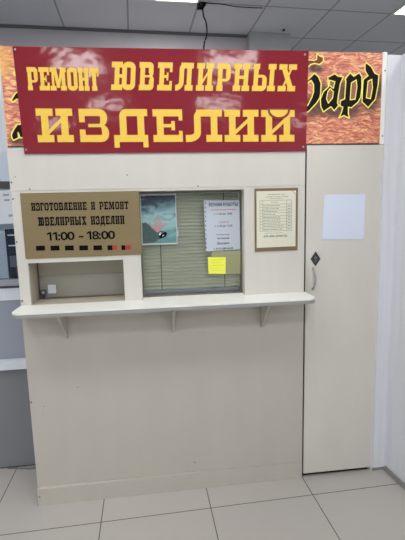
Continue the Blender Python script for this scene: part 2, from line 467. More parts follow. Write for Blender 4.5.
# ------------------------------------------------------------------ glyphs of the slab lettering
def arc(cx, cz, rx, rz, a0, a1, n=6):
    return [(cx + rx * math.cos(math.radians(a0 + (a1 - a0) * k / n)), cz + rz * math.sin(math.radians(a0 + (a1 - a0) * k / n))) for k in range(n + 1)]
def band(cx, cz, ro, ri, a0, a1, n=6):
    a = arc(cx, cz, ro[0], ro[1], a0, a1, n); b = arc(cx, cz, ri[0], ri[1], a0, a1, n)
    return [[a[k], a[k + 1], b[k + 1], b[k]] for k in range(n)]
def rect(x0, x1, z0, z1): return [(x0, z0), (x1, z0), (x1, z1), (x0, z1)]
def istem(xc, t, sw, s):
    return [rect(xc - t / 2, xc + t / 2, 0, 1), rect(xc - sw / 2, xc + sw / 2, 0, s), rect(xc - sw / 2, xc + sw / 2, 1 - s, 1)]
def bowl(xl, xr, zb, zt, sb, st, t, R):
    Rz = min(R, (zt - zb) / 2 - .001)
    out = [rect(xl, xr - R, zt - st, zt), rect(xl, xr - R, zb, zb + sb), rect(xr - t, xr, zb + Rz, zt - Rz)]
    ri = (max(R - t, .01), max(Rz - st, .01)); rj = (max(R - t, .01), max(Rz - sb, .01))
    out += band(xr - R, zt - Rz, (R, Rz), ri, 0, 90)
    out += band(xr - R, zb + Rz, (R, Rz), rj, -90, 0)
    return out
def flip(polys, w): return [[(w - x, z) for x, z in reversed(p)] for p in polys]
def glyph(ch, w, s, t):
    """polygons in a box w wide and 1 high; s = slab height, t = stem width"""
    sw = min(t * 2.4, w * 0.46)
    L, Rr = sw / 2, w - sw / 2
    if ch == 'И':
        return istem(L, t, sw, s) + istem(Rr, t, sw, s) + [[(L + t * .3, .20), (Rr - t * .3, .62), (Rr - t * .3, .76), (L + t * .3, .34)]]
    if ch == 'Й':
        return glyph('И', w, s, t)
    if ch == 'Н':
        return istem(L, t, sw, s) + istem(Rr, t, sw, s) + [rect(L, Rr, .44, .56)]
    if ch == 'Р':
        return istem(L, t, sw, s) + bowl(L, w, .34, 1, .10, s, t, w * .34)
    if ch == 'Ь':
        return istem(L, t, sw, s) + bowl(L, w, 0, .60, s, .10, t, w * .34)
    if ch == 'В':
        return istem(L, t, sw, s) + bowl(L, w * .96, .46, 1, .08, s, t, w * .28) + bowl(L, w, 0, .54, s, .08, t, w * .28)
    if ch == 'З':
        return bowl(w * .3, w * .96, .46, 1, .09, s, t, w * .28) + bowl(w * .3, w, 0, .54, s, .09, t, w * .28) + \
            [rect(0, w * .32, 1 - s, 1), rect(0, w * .32, 0, s), rect(0, t * .8, .60, 1), rect(0, t * .8, 0, .38)]
    if ch == 'Е':
        return [rect(0, w, 0, s), rect(0, w, 1 - s, 1), rect(sw * .28, sw * .28 + t, 0, 1), rect(w - t * .55, w, 0, .34), rect(w - t * .55, w, .66, 1),
                rect(sw * .3, w * .70, .45, .55), rect(w * .62, w * .74, .36, .64)]
    if ch == 'Г':
        return istem(L, t, sw, s) + [rect(L, w, 1 - s, 1), rect(w - t * .55, w, .6, 1)]
    if ch == 'Т':
        return [rect(w / 2 - t / 2, w / 2 + t / 2, 0, 1), rect(w / 2 - sw * .6, w / 2 + sw * .6, 0, s), rect(0, w, 1 - s, 1), rect(0, t * .5, .62, 1), rect(w - t * .5, w, .62, 1)]
    if ch == 'О':
        b = bowl(w / 2, w, 0, 1, s, s, t, w * .42)
        return b + flip(b, w)
    if ch == 'Ю':
        ow = w * .56
        b = bowl(ow / 2, ow, 0, 1, s, s, t, ow * .42)
        o_ = [[(x + w - ow, z) for x, z in p] for p in b + flip(b, ow)]
        return istem(L, t, sw, s) + o_ + [rect(L, w - ow + t * .5, .44, .56)]
    if ch == 'Ы':
        return glyph('Ь', w * .62, s, t) + istem(w - min(sw, w * .34) / 2, t, min(sw, w * .34), s)
    if ch == 'Л':
        x = w * .30
        return istem(Rr, t, sw, s) + [rect(x, w, 1 - s, 1), rect(x - t * .35, x + t * .65, .28, .80)] + \
            band(x + t * .9, .78, (t * 1.25, .22), (.02, .04), 90, 180) + [rect(0, w * .16, 0, s * 1.0)] + \
            band(x - t * 1.1 + .0, .30, (t * 1.75, .30), (t * .75, .30 - s), -90, 0)
    if ch == 'Д':
        x = w * .18
        return [rect(x, x + t, 0, .8), rect(w - t - w * .10, w - w * .10, 0, 1), rect(x + t * .9, w, 1 - s, 1), rect(0, w, 0, s),
                rect(0, t * .75, -.17, s), rect(w - t * .75, w, -.17, s)] + band(x + t, .78, (t, .22), (.02, .04), 90, 180)
    if ch == 'М':
        sw = min(t * 1.9, w * .36); L, Rr = sw / 2, w - sw / 2
        t2 = t * .62
        return [rect(L - t2 / 2, L + t2 / 2, 0, 1), rect(0, sw, 0, s), rect(0, sw, 1 - s, 1)] + istem(Rr, t, sw, s) + \
            [[(w / 2 - t * .42, .12), (w / 2 + t * .42, .12), (L + t, 1), (L, 1)], [(w / 2 - t * .3, .12), (w / 2 + t * .3, .12), (Rr, 1), (Rr - t * .6, 1)]]
    if ch == 'Х':
        a, b = sw * .5, w - sw * .5
        return [rect(0, sw, 0, s), rect(w - sw, w, 0, s), rect(0, sw, 1 - s, 1), rect(w - sw, w, 1 - s, 1),
                [(b - t * .6, .05), (b + t * .6, .05), (a + t * .6, .95), (a - t * .6, .95)], [(a - t * .25, .05), (a + t * .25, .05), (b + t * .25, .95), (b - t * .25, .95)]]
    return []

def slab_line(name, items, z0, z1, y, s, tfrac, material, parent, slant=0.0, th=0.0012, tilt=0.0):
    """items: (letter, x0, x1) in metres; tilt: z shift per metre"""
    H = z1 - z0
    out = []
    for ch, x0, x1 in items:
        mb = MB()
        w = (x1 - x0) / H
        off_ = slant * 1.0
        for k, p in enumerate(glyph(ch, w - off_, s, tfrac)):
            mb.poly([(x0 + (x + off_ * z) * H, z0 + z * H + tilt * x0) for x, z in p], 'y', y - k * 4e-5, th + k * 4e-5 + (k % 7) * 1e-5)
        out.append(mb.build(name, material, parent))
    return out

def vtext(name, body, x0, x1, z0, z1, y, material, parent, bold=0.0, ex=0.0002, shear=0.0):
    """flat printed text whose ink box is exactly x0..x1, z0..z1 on the plane y"""
    c = bpy.data.curves.new('t', 'FONT'); c.body = body; c.resolution_u = 2; c.offset = bold; c.shear = shear
    t = bpy.data.objects.new('t', c); COL.objects.link(t)
    dg = bpy.context.evaluated_depsgraph_get()
    me = bpy.data.meshes.new_from_object(t.evaluated_get(dg), depsgraph=dg)
    bpy.data.objects.remove(t); bpy.data.curves.remove(c)
    xs = [v.co.x for v in me.vertices]; ys = [v.co.y for v in me.vertices]
    ax, bx, ay, by = min(xs), max(xs), min(ys), max(ys)
    for v in me.vertices:
        v.co = Vector((x0 + (v.co.x - ax) / (bx - ax) * (x1 - x0), y, z0 + (v.co.y - ay) / (by - ay) * (z1 - z0)))
    me.name = name
    me.materials.clear(); me.materials.append(material)
    o = bpy.data.objects.new(name, me)
    if parent is not None:
        pm = Matrix.LocRotScale(parent.location, parent.rotation_euler, None)
        me.transform(pm.inverted())
    link(o, parent)
    return o

# ------------------------------------------------------------------ the repair booth
booth = empty('repair_booth', (0, 0, 0))
tag(booth, 'cream laminate service booth with a small blind-covered window, niche and narrow door', 'booth')
T = 0.018
MB().box(0, 1.566, 0, T, 0.1085, 1.169, 0.0008).build('lower_panel', CREAM, booth)
MB().poly([(0, -0.017), (1.566, -0.001), (1.566, T), (0, T)], 'z', 0.0, 0.1070, 0.001).build('kick_panel', CREAM, booth)
MB().box(0, 1.9935, 0, T, 1.9915, 2.466, 0.0008).box(0, 1.566, 0, T, 1.7725, 1.991, 0.0008).build('fascia_panel', CREAM_U, booth)
MB().box(0, 0.0535, 0, T, 1.170, 1.771, 0.0008).build('left_post', CREAM_U, booth)
MB().box(0.054, 0.5485, 0, T, 1.396, 1.771, 0.0006).build('niche_lintel', CREAM_U, booth)
MB().box(0.549, 0.6445, 0, 0.105, 1.170, 1.7575, 0.001).build('middle_post', CREAM_U, booth)
MB().box(0.549, 0.645, 0, T, 1.758, 1.771).box(0.645, 1.2185, 0, 0.105, 1.7585, 1.7715, 0.0005).build('window_head', CREAM_U, booth)
MB().box(1.2195, 1.566, 0, T, 1.170, 1.7712, 0.0008).box(1.2195, 1.237, T, 0.105, 1.170, 1.757).build('right_panel', CREAM_U, booth)
MB().box(1.994, 2.0195, -0.004, 0.03, 1.9895, 2.474, 0.0015).box(2.0175, 2.0215, 0.003, 0.03, 0, 1.989).build('end_post', WHITE_C, booth)
MB().box(0, T, 0.019, 1.28, 0, 2.46).build('side_panel', CREAM, booth)
MB().box(2.002, 2.02, 0.032, 1.28, 0, 2.46).build('side_panel', CREAM, booth)
MB().box(0.0, 2.02, 1.281, 1.299, 0, 2.46).build('back_panel', CREAM, booth)
# dark lining behind the joints, with a strip painting the shade under the door
MB().box(0.02, 1.5655, 0.0185, 0.024, 0.002, 1.165).box(1.5665, 1.5745, 0.006, 0.05, 0.002, 1.99).box(1.5745, 2.0015, 0.019, 0.05, 0.001, 0.0265).build('gap_shade_lining', SHADOWGAP, booth)
# niche
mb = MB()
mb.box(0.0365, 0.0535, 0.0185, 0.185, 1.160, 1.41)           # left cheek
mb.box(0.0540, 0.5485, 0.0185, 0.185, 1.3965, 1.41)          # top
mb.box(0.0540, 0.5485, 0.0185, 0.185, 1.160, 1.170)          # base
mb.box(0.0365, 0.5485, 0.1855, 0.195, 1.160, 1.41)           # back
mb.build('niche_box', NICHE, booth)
MB().box(0.0545, 0.548, 0.168, 0.173, 1.1705, 1.301, 0.001).build('niche_glass', GLASSN, booth)
MB().box(0.0545, 0.0585, 0.158, 0.168, 1.1705, 1.396).box(0.0585, 0.548, 0.158, 0.168, 1.1705, 1.1745).build('glass_track', mat('brown_track', (92, 84, 74), 0.5), booth)
# window
mb = MB()
mb.box(0.645, 0.6505, 0.062, 0.10, 1.1705, 1.7575); mb.box(1.2145, 1.219, 0.062, 0.10, 1.1705, 1.7575)
mb.box(0.6505, 1.2145, 0.062, 0.10, 1.7505, 1.7575); mb.box(0.6505, 1.2145, 0.062, 0.10, 1.1705, 1.1790)
wf = mb.build('window_frame', mat('brown_grey_frame', (108, 104, 94), 0.5), booth)
MB().box(0.651, 1.214, 0.070, 0.074, 1.1795, 1.750).build('window_glass', GLASSM, booth)
# door of the booth
door = MB().box(1.575, 2.0165, -0.001, 0.028, 0.027, 1.9885, 0.0015).build('door', CREAM_D, booth)
door['label'] = 'narrow cream door'
e = MB().poly([(1.6315, 1.402), (1.602, 1.3595), (1.6315, 1.317), (1.661, 1.3595)], 'y', -0.006, 0.0048, 0.001).build('lock_plate', GREYD, door)
e['label'] = 'dark diamond-shaped lock plate'
MB().disc((1.6315, -0.0075, 1.366), 0.009, 0.0014).poly(rect(1.6285, 1.6345, 1.340, 1.362), 'y', -0.0070, 0.0008).build('keyhole', mat('keyhole_metal', (110, 110, 112), .4, metal=.5), door)
pts = [(1.6165, -0.002, 1.306), (1.6168, -0.013, 1.304)] + [(1.6165 + 0.003 * math.sin(math.pi * k / 10), -0.013 - 0.02 * math.sin(math.pi * k / 10), 1.302 - 0.115 * k / 10) for k in range(11)] + [(1.6155, -0.002, 1.183)]
h = MB().tube(pts, [0.006, 0.006] + [0.0055 + 0.002 * math.sin(math.pi * k / 10) for k in range(11)] + [0.006], 8).build('handle', STEEL, door, True)
h['label'] = 'small grey bow handle'
# scuffs worn into the laminate beside the handle
# screws
for (x, z, r) in [(0.0085, 1.8155, .0045), (0.0095, 1.7322, .0045), (0.0085, 1.5108, .0045), (0.009, 1.1958, .0055), (0.012, 0.0575, -1),
                  (0.5937, 1.844, .0035), (0.9679, 1.780, .004), (0.0305, 1.843, .0025)]:
    if r < 0: MB().disc((x, -0.0185, z), .0045, 0.0018, 'y', 10).build('screw', SCREW, booth); continue
    MB().disc((x, -0.0022, z), r, 0.0018, 'y', 10).build('screw', SCREW, booth)
for (x, z) in [(2.0095, 2.378), (2.0085, 2.035)]:
    MB().disc((x, -0.0062, z), .004, 0.0018, 'y', 10).build('screw', SCREW, booth)
MB().tube([(0.0972, -0.0005, 1.778), (0.0972, -0.009, 1.781)], .003, 8).build('nail', SCREW, booth)

for (x, z, r) in [(0.0075, 0.622, .006), (0.072, 0.592, .003), (0.262, 0.690, .003), (0.905, 0.170, .005), (0.098, 0.1045, .003)]:
    MB().disc((x, -0.0006, z), r, 0.0012, 'y', 7).build('chip', mat('chipped_board', (120, 110, 98), .9), booth)
# ------------------------------------------------------------------ counter shelf
shelf = empty('counter_shelf', (0.78, 0, 1.143))
tag(shelf, 'long white counter shelf with rounded corners projecting below the window', 'shelf')
R_ = 0.035; x0, x1, yf = 0.001, 1.572, -0.186
out = [(x0, -0.0015)] + [(x0 + 0.05 - 0.05 * math.cos(a) , yf + 0.05 - 0.05 * math.sin(a)) for a in [math.radians(q * 9) for q in range(11)]] + \
      [(x1 - 0.05 + 0.05 * math.sin(a), yf + 0.05 - 0.05 * math.cos(a)) for a in [math.radians(q * 9) for q in range(11)]] + [(x1, -0.0015)]
MB().poly(out, 'z', 1.1445, 0.026, 0.0).build('counter_board', WHITE_C, shelf)
mb = MB()
rim = [Vector((a, b, 0)) for a, b in out]
# edge banding follows the free edge
for i in range(len(rim) - 1):
    a, b = rim[i], rim[i + 1]
    d = (b - a).normalized(); n = Vector((d.y, -d.x, 0))
    if n.dot(Vector((0.78, -0.09, 0)) - (a + b) / 2) > 0: n = -n
    q = [a + n * .0002, b + n * .0002, b + n * .002, a + n * .002]
    mb.poly([(v.x, v.y) for v in q], 'z', 1.1447, 0.0175)
mb.build('edge_band', EDGE, shelf)
MB().box(0.6455, 1.2185, -0.0008, 0.0615, 1.150, 1.1702).build('window_sill', WHITE_C, booth)
for x in (0.226, 0.808, 1.316):
    MB().poly([(-0.0015, 1.144), (-0.162, 1.144), (-0.162, 1.134), (-0.007, 0.976), (-0.0015, 0.976)], 'x', x - .006, .012, 0.001).build('bracket', CREAM, shelf)

# ------------------------------------------------------------------ big red banner
ban = empty('red_sign', (0.83, -0.004, 1.956))
tag(ban, 'wide glossy crimson sign with big yellow Cyrillic slab lettering', 'sign')
MB().poly([(0.0735, 2.4665), (0.0865, 1.956), (1.5655, 1.956), (1.5755, 2.4705)][::-1], 'y', -0.0085, 0.0035, 0.0004).build('board', BANNER, ban)
yb = -0.0098
l1 = [('Р', 0.1316, 0.1817), ('Е', 0.1875, 0.2369), ('М', 0.2403, 0.3187), ('О', 0.324, 0.3728), ('Н', 0.3772, 0.4296), ('Т', 0.4326, 0.4789)]
l1b = [('Ю', 0.536, 0.6676), ('В', 0.6746, 0.7612), ('Е', 0.7679, 0.8548), ('Л', 0.8605, 0.9633), ('И', 0.9686, 1.0699), ('Р', 1.0752, 1.1586), ('Н', 1.1619, 1.262), ('Ы', 1.2653, 1.4012), ('Х', 1.4046, 1.5127)]
l2 = [('И', 0.1584, 0.3361), ('З', 0.3683, 0.5143), ('Д', 0.5386, 0.713), ('Е', 0.7403, 0.8938), ('Л', 0.9095, 1.1032), ('И', 1.1166, 1.3008), ('Й', 1.3162, 1.4997)]
slab_line('letter', l1, 2.262, 2.371, yb, 0.20, 0.165, YEL, ban)
slab_line('letter', l1b, 2.266, 2.402, yb, 0.20, 0.175, YEL, ban, slant=0.09)
slab_line('letter', l2, 2.0125, 2.176, yb, 0.215, 0.215, YEL, ban, tilt=-0.004)
# the short-i mark sits over the top of the last letter
xc, zc = 1.413, 2.168
MB().poly(arc(xc, zc + .004, .062, .050, 180, 360, 14), 'y', yb - .0006, .0006).poly(rect(xc - .062, xc + .062, zc + .003, zc + .012), 'y', yb - .0006, .0006).build('breve_outline', mat('crimson_vinyl', (122, 26, 42), .35), ban)  # crimson band setting the breve off from the letter
MB().poly(arc(xc, zc + .004, .050, .038, 180, 360, 14), 'y', yb - .0012, .0006).build('breve', YEL, ban)
for (x, z) in [(0.097, 1.976), (1.555, 2.452), (1.5505, 1.9794), (0.085, 2.452)]:
    MB().disc((x, -0.0102, z), .005, 0.0016, 'y', 12).build('screw', STEEL, ban)

# ------------------------------------------------------------------ printed orange sign behind it
org = empty('orange_sign', (1.0, -0.001, 1.996))
tag(org, 'orange rippled sign with black gothic letters, mostly hidden behind the red sign', 'sign')
MB().box(0.008, 1.9925, -0.0035, -0.0008, 1.996, 2.469).build('board', FLAME, org)
MB().box(0.008, 1.9925, -0.0045, -0.0008, 1.990, 1.9955).build('bottom_strip', GREYD, org)
bot = [(1.5529, 2.4276), (1.5811, 2.427), (1.6066, 2.4249), (1.6204, 2.4301), (1.6227, 2.4607), (1.6373, 2.4484), (1.6596, 2.4412), (1.6572, 2.4206), (1.638, 2.4047), (1.6096, 2.4098), (1.5869, 2.404), (1.5804, 2.3938), (1.5533, 2.3975)]
be = [(1.5543, 2.3066), (1.5762, 2.3296), (1.6103, 2.3609), (1.6329, 2.3429), (1.648, 2.3094), (1.6461, 2.2571), (1.6419, 2.2355), (1.6254, 2.2096), (1.5811, 2.1655), (1.5559, 2.1525), (1.5556, 2.1835), (1.5767, 2.1991), (1.5969, 2.2378), (1.6066, 2.2661), (1.6061, 2.3019), (1.593, 2.3232), (1.5819, 2.319), (1.5545, 2.2862)]
la = [(1.6845, 2.3409), (1.724, 2.3596), (1.744, 2.3466), (1.7724, 2.3443), (1.7563, 2.3083), (1.7439, 2.2308), (1.7427, 2.2085), (1.7504, 2.1971), (1.7248, 2.1683), (1.705, 2.1891), (1.663, 2.162), (1.6483, 2.189), (1.6449, 2.2278), (1.6611, 2.2665), (1.6905, 2.2924), (1.6864, 2.3281)]
ah1 = [(1.6938, 2.3257), (1.7249, 2.3183), (1.7172, 2.2849), (1.6943, 2.2996)]
ah2 = [(1.6991, 2.2832), (1.7176, 2.2668), (1.7137, 2.2358), (1.6904, 2.2083), (1.6798, 2.2305), (1.6865, 2.2666)]
er = [(1.7834, 2.3342), (1.8104, 2.3662), (1.832, 2.3475), (1.8627, 2.3668), (1.8777, 2.3454), (1.8794, 2.2938), (1.8742, 2.2393), (1.8589, 2.2131), (1.8224, 2.1842), (1.805, 2.1868), (1.806, 2.1527), (1.8124, 2.129), (1.7804, 2.1432), (1.752, 2.1317), (1.7656, 2.1579), (1.7735, 2.1867), (1.7562, 2.1945), (1.7584, 2.2205), (1.7821, 2.231), (1.7872, 2.3188)]
erh = [(1.8187, 2.3124), (1.8456, 2.3286), (1.8507, 2.2936), (1.8423, 2.2292), (1.8143, 2.2259)]
de = [(1.8944, 2.3764), (1.8934, 2.4081), (1.9005, 2.4179), (1.9304, 2.3974), (1.9517, 2.3642), (1.9751, 2.3552), (1.9721, 2.2998), (1.9596, 2.2297), (1.9189, 2.1844), (1.8819, 2.2158), (1.8829, 2.2747), (1.8856, 2.3321), (1.9119, 2.3509)]
deh = [(1.9141, 2.3226), (1.935, 2.3326), (1.9401, 2.2891), (1.9305, 2.2328), (1.9072, 2.2368)]
g1 = [(0.0322, 2.0327), (0.0298, 2.0497), (0.0442, 2.0764), (0.0632, 2.1005), (0.0753, 2.1005), (0.1061, 2.1222), (0.0988, 2.0348), (0.0721, 2.0349), (0.0645, 2.0593), (0.0648, 2.0349), (0.0395, 2.0229)]
g2 = [(0.0446, 2.2155), (0.0584, 2.237), (0.0692, 2.2513), (0.1087, 2.2657), (0.1042, 2.2134), (0.0713, 2.2204), (0.0509, 2.2061)]
g3 = [(0.066, 2.35), (0.0885, 2.3642), (0.0853, 2.3268), (0.0667, 2.3313)]
def area(p): return sum(p[i][0] * p[(i + 1) % len(p)][1] - p[(i + 1) % len(p)][0] * p[i][1] for i in range(len(p)))
def outline_strip(mb, p, w, y):
    """a line of width w drawn along a closed outline"""
    n = len(p)
    for i in range(n):
        a, b = Vector(p[i]), Vector(p[(i + 1) % n]); d = (b - a)
        if d.length < 1e-6: continue
        d.normalize(); q = Vector((-d.y, d.x)) * w / 2; a2, b2 = a - d * w * .35, b + d * w * .35
        mb.poly([tuple(a2 - q), tuple(b2 - q), tuple(b2 + q), tuple(a2 + q)], 'y', y - i * 1e-5, .0002 + i * 1e-5)
def clean(p): return p
BROWNP = mat('brown_print', (150, 92, 72), .5)
def gothic(p, holes, ink):
    g = MB().poly(p, 'y', -0.0041, 0.0005).build('gothic_letter', ink, org)
    mo = MB(); outline_strip(mo, p, 0.0060, -0.0046); mo.build('letter_outline', LETTERY, g)
    for h_ in holes:
        MB().poly(h_, 'y', -0.0043, 0.0003).build('letter_counter', BROWNP, g)
        mo = MB(); outline_strip(mo, h_, 0.0054, -0.0047); mo.build('counter_outline', LETTERY, g)
gothic(bot, [], LETTERR); gothic(be, [], LETTER); gothic(la, [ah1, ah2], LETTER); gothic(er, [erh], LETTER); gothic(de, [deh], LETTER)
gothic(g1, [], LETTER); gothic(g2, [], LETTER)
MB().poly(g3, 'y', -0.0045, 0.0006).build('letter_fragment', LETTERY, org)

# ------------------------------------------------------------------ gold hours plate
gp = empty('gold_plate', (0.348, -0.001, 1.42))
tag(gp, 'gold plate with black lettering and hours 11:00 - 18:00 above the niche', 'sign')
MB().box(0.0465, 0.6515, -0.0045, -0.0008, 1.4205, 1.7605, 0.0006).build('plate', GOLD, gp)
def compose(text, xa, xb, wd):
    tot = sum(wd.get(c, 1.0) for c in text); out = []; x = xa; u = (xb - xa) / tot
    for c in text:
        w = wd.get(c, 1.0) * u
        if c != ' ': out.append((c, x, x + w * .86))
        x += w
    return out
WD = {' ': .8, 'Ю': 1.35, 'М': 1.4, 'Ы': 1.4, 'Д': 1.1, 'Г': .85, 'З': .9}
slab_line('letter', compose('ИЗГОТОВЛЕНИЕ И РЕМОНТ', 0.097, 0.597, WD), 1.6695, 1.7105, -0.0052, .2, .15, BLACK, gp, tilt=-.006)
slab_line('letter', compose('ЮВЕЛИРНЫХ ИЗДЕЛИЙ', 0.125, 0.572, WD), 1.5915, 1.6365, -0.0052, .2, .15, BLACK, gp, tilt=-.006)
def digit(ch, w):
    t = .23
    if ch == '1': return [rect(w * .5, w * .5 + t, 0, 1), [(w * .06, .66), (w * .5 + .02, .80), (w * .5 + .02, 1), (w * .45, 1), (w * .06, .84)]]
    if ch == '0':
        b = bowl(w / 2, w, 0, 1, .19, .19, t, w * .5 - .01); return b + flip(b, w)
    if ch == '8':
        b = bowl(w / 2, w * .96, .46, 1, .13, .17, t, w * .42) + bowl(w / 2, w, 0, .54, .17, .13, t, w * .44); return b + flip(b, w)
    if ch == ':': return [rect(0, .22, 0, .22), rect(0, .22, .5, .72)]
    if ch == '-': return [rect(0, w, .28, .46)]
xd = 0.162
for ch, wd in [('1', .034), ('1', .034), (':', .015), ('0', .041), ('0', .041), (' ', .026), ('-', .028), (' ', .020), ('1', .034), ('8', .041), (':', .015), ('0', .041), ('0', .041)]:
    if ch != ' ':
        mb = MB()
        for k, p in enumerate(digit(ch, wd * .88 / .044)):
            mb.poly([(xd + x * .044, 1.5125 + z * .044 - .006 * (xd - .162)) for x, z in p], 'y', -0.0052 - k * 4e-5, .0012 + k * 4e-5)
        mb.build({':': 'colon', '-': 'dash'}.get(ch, 'digit'), BLACK, gp)
    xd += wd * .855
for k in range(7):
    a = 0.104 + 0.0735 * k; zt = 1.487 - 0.002 * k
    if k < 5:
        MB().poly(rect(a, a + .045, zt - .0255, zt), 'y', -0.0054, .0008).build('day_mark', BLACK, gp)
    else:
        bw = .026 if k == 5 else .020
        d = MB().poly(rect(a, a + bw, zt - .0255, zt), 'y', -0.0054, .0008).build('day_mark', BLACK, gp)
        MB().poly(rect(a + bw, a + .049, zt - .0245, zt - .001), 'y', -0.0054, .0008).build('day_mark_end', REDP, d)

# ------------------------------------------------------------------ framed price list
fr = empty('price_list', (1.4, -0.001, 1.413))
tag(fr, 'printed price table in a gold-brown frame, right of the window', 'notice')
xa, xb, za, zb = 1.2785, 1.5245, 1.4135, 1.7605
MB().box(xa, xb, -0.005, -0.0008, za, zb, .0008).build('frame', mat('bronze_frame', (126, 108, 78), .4, metal=.3), fr)
MB().poly([(1.2885, 1.4345), (1.5115, 1.4365), (1.5115, 1.7245), (1.4885, 1.7455), (1.2885, 1.7455)], 'y', -0.0056, .0005).build('sheet', mat('cream_paper', (220, 220, 200), .4, var=.03, scale=20), fr)
MB().poly([(1.4925, 1.7455), (1.5125, 1.7455), (1.5125, 1.727)], 'y', -0.0058, .0007).build('folded_corner', mat('pale_corner', (232, 226, 196), .4), fr)
mb = MB(); lx, rx = 1.307, 1.487
tz, bz = 1.695, 1.5265
rows = [tz, 1.674, 1.657, 1.6405, 1.626, 1.6095, 1.595, 1.5785, 1.562, 1.544, bz]
for z in rows: mb.poly(rect(lx, rx, z - .0008, z + .0008), 'y', -0.0059, .0003)
for x in (lx, lx + .016, rx - .028, rx): mb.poly(rect(x - .0008, x + .0008, bz, tz), 'y', -0.0059, .0003)
random.seed(3)
for i in range(1, len(rows) - 1):
    zc_ = (rows[i] + rows[i + 1]) / 2
    n = random.uniform(.5, .9)
    x = lx + .02
    while x < lx + .02 + .13 * n:
        w = random.uniform(.006, .016); mb.poly(rect(x, x + w, zc_ - .0016, zc_ + .0016), 'y', -0.0059, .0003); x += w + .003
    mb.poly(rect(rx - .022, rx - .006, zc_ - .0016, zc_ + .0016), 'y', -0.0059, .0003)
mb.build('table_lines', INKG, fr)
vtext('heading', 'Прейскурант цен', 1.352, 1.447, 1.722, 1.731, -0.0059, INKG, fr, bold=.01)
vtext('heading', 'на ремонт ювелирных изделий', 1.338, 1.466, 1.710, 1.718, -0.0059, INKG, fr)
vtext('heading', 'мастерская', 1.365, 1.435, 1.700, 1.707, -0.0059, INKG, fr)
vtext('column_title', 'Вид работ', 1.37, 1.41, 1.681, 1.688, -0.0059, INKG, fr)
vtext('footnote', 'возможен срочный ремонт', 1.335, 1.44, 1.511, 1.518, -0.0059, INKG, fr)
vtext('footnote', '070-008 0394/772', 1.328, 1.463, 1.491, 1.503, -0.0059, mat('olive_ink', (84, 88, 66), .8), fr, bold=.02)

# ------------------------------------------------------------------ things on the window glass
YG = 0.0694
ps = empty('poster', (0.75, YG, 1.465))
tag(ps, 'dark teal sea picture poster taped inside the left of the service window', 'poster')
MB().box(0.6525, 0.8515, YG - .0010, YG, 1.466, 1.7455).build('border', mat('poster_border', (188, 198, 196), .4), ps)
MB().box(0.6575, 0.8465, YG - .0014, YG - .0011, 1.474, 1.738).build('picture', POSTER, ps)
rk = MB().poly([(0.658, 1.476), (0.658, 1.592), (0.668, 1.588), (0.678, 1.593), (0.69, 1.581), (0.698, 1.583), (0.709, 1.566), (0.718, 1.568), (0.727, 1.552), (0.742, 1.556), (0.752, 1.543), (0.775, 1.541), (0.79, 1.524), (0.785, 1.509), (0.77, 1.506), (0.75, 1.494), (0.741, 1.497), (0.735, 1.485), (0.71, 1.478)], 'y', YG - .0017, .0002)
rk.build('dark_rock_print', mat('dark_rock_ink', (62, 88, 86), .45, var=.4, scale=50), ps)
random.seed(11)
mb = MB()
base = (0.742, 1.535)
for k in range(26):
    a = math.radians(random.uniform(20, 150)); l = random.uniform(.04, .095)
    p0 = Vector(base); p1 = p0 + Vector((math.cos(a) * .6, math.sin(a))) * l * .6 + Vector((random.uniform(-.008, .008), 0)); p2 = p1 + Vector((math.cos(a + random.uniform(-.8, .8)) * .6, math.sin(a))) * l * .45
    for q0, q1 in ((p0, p1), (p1, p2)):
        d = (q1 - q0).normalized(); n = Vector((-d.y, d.x)) * .0018
        mb.poly([tuple(q0 - n), tuple(q1 - n), tuple(q1 + n), tuple(q0 + n)], 'y', YG - .0020 - k * 1e-6, .0002)
mb.build('pink_coral_print', mat('coral_ink', (176, 138, 142), .45, var=.2, scale=40), ps)
MB().poly([(0.745, 1.510), (0.785, 1.538), (0.795, 1.528), (0.785, 1.508), (0.76, 1.500)], 'y', YG - .0022, .0002).build('black_shell_print', BLACK, ps)
MB().poly([(0.752, 1.530), (0.762, 1.536), (0.756, 1.518), (0.748, 1.520)], 'y', YG - .0024, .0002).poly([(0.768, 1.517), (0.779, 1.522), (0.776, 1.517), (0.768, 1.510)], 'y', YG - .0024, .0002).build('white_glint_print', PAPER, ps)
MB().box(0.848, 0.860, YG - .0018, YG - .0015, 1.512, 1.545).box(0.665, 0.682, YG - .0018, YG - .0015, 1.735, 1.7452).build('tape', TAPE, ps)

nt_ = empty('hours_notice', (1.11, YG, 1.433))
tag(nt_, 'white printed opening hours notice hanging at the right of the service window', 'notice')
MB().poly([(1.0105, 1.4185), (1.2105, 1.4235), (1.2085, 1.7020), (1.0045, 1.7065)], 'y', YG - .0012, .0010).build('sheet', NOTICEP, nt_)
mb = MB()
for k in range(11):
    z = 1.690 - k * .025
    mb.poly(rect(1.0115, 1.0155, z - .005, z + .005), 'y', YG - .0015, .0002)
mb.build('binder_holes', INKD, nt_)
def nl(body, y, x0, x1, h, m, bold=0.0):
    z = 1.7145 - (y - 198.0) * (.281 / 50)
    vtext('line_of_text', body, x0, x1, z - h / 2, z + h / 2, YG - .0015, m, nt_, bold=bold)
nl('РЕЖИМ РАБОТЫ', 204.2, 1.034, 1.198, .020, INKP, .03)
nl('Понедельник-пятница', 209.3, 1.043, 1.188, .011, INKR, .01)
nl('с 11.00 до 18.00', 213.6, 1.062, 1.166, .013, INKD, .02)
nl('Суббота', 221.8, 1.090, 1.146, .012, INKR, .01)
nl('с 11.00 до 15.00', 225.6, 1.064, 1.166, .013, INKD, .02)
nl('Воскресенье', 234.3, 1.074, 1.150, .010, INKD, .01)
nl('выходной', 238.0, 1.078, 1.145, .012, INKP, .04)
nl('Звонить', 243.0, 1.075, 1.150, .014, INKP, .03)
nl('т. 8-912-880-46-30', 248.3, 1.056, 1.168, .012, INKD, .03)

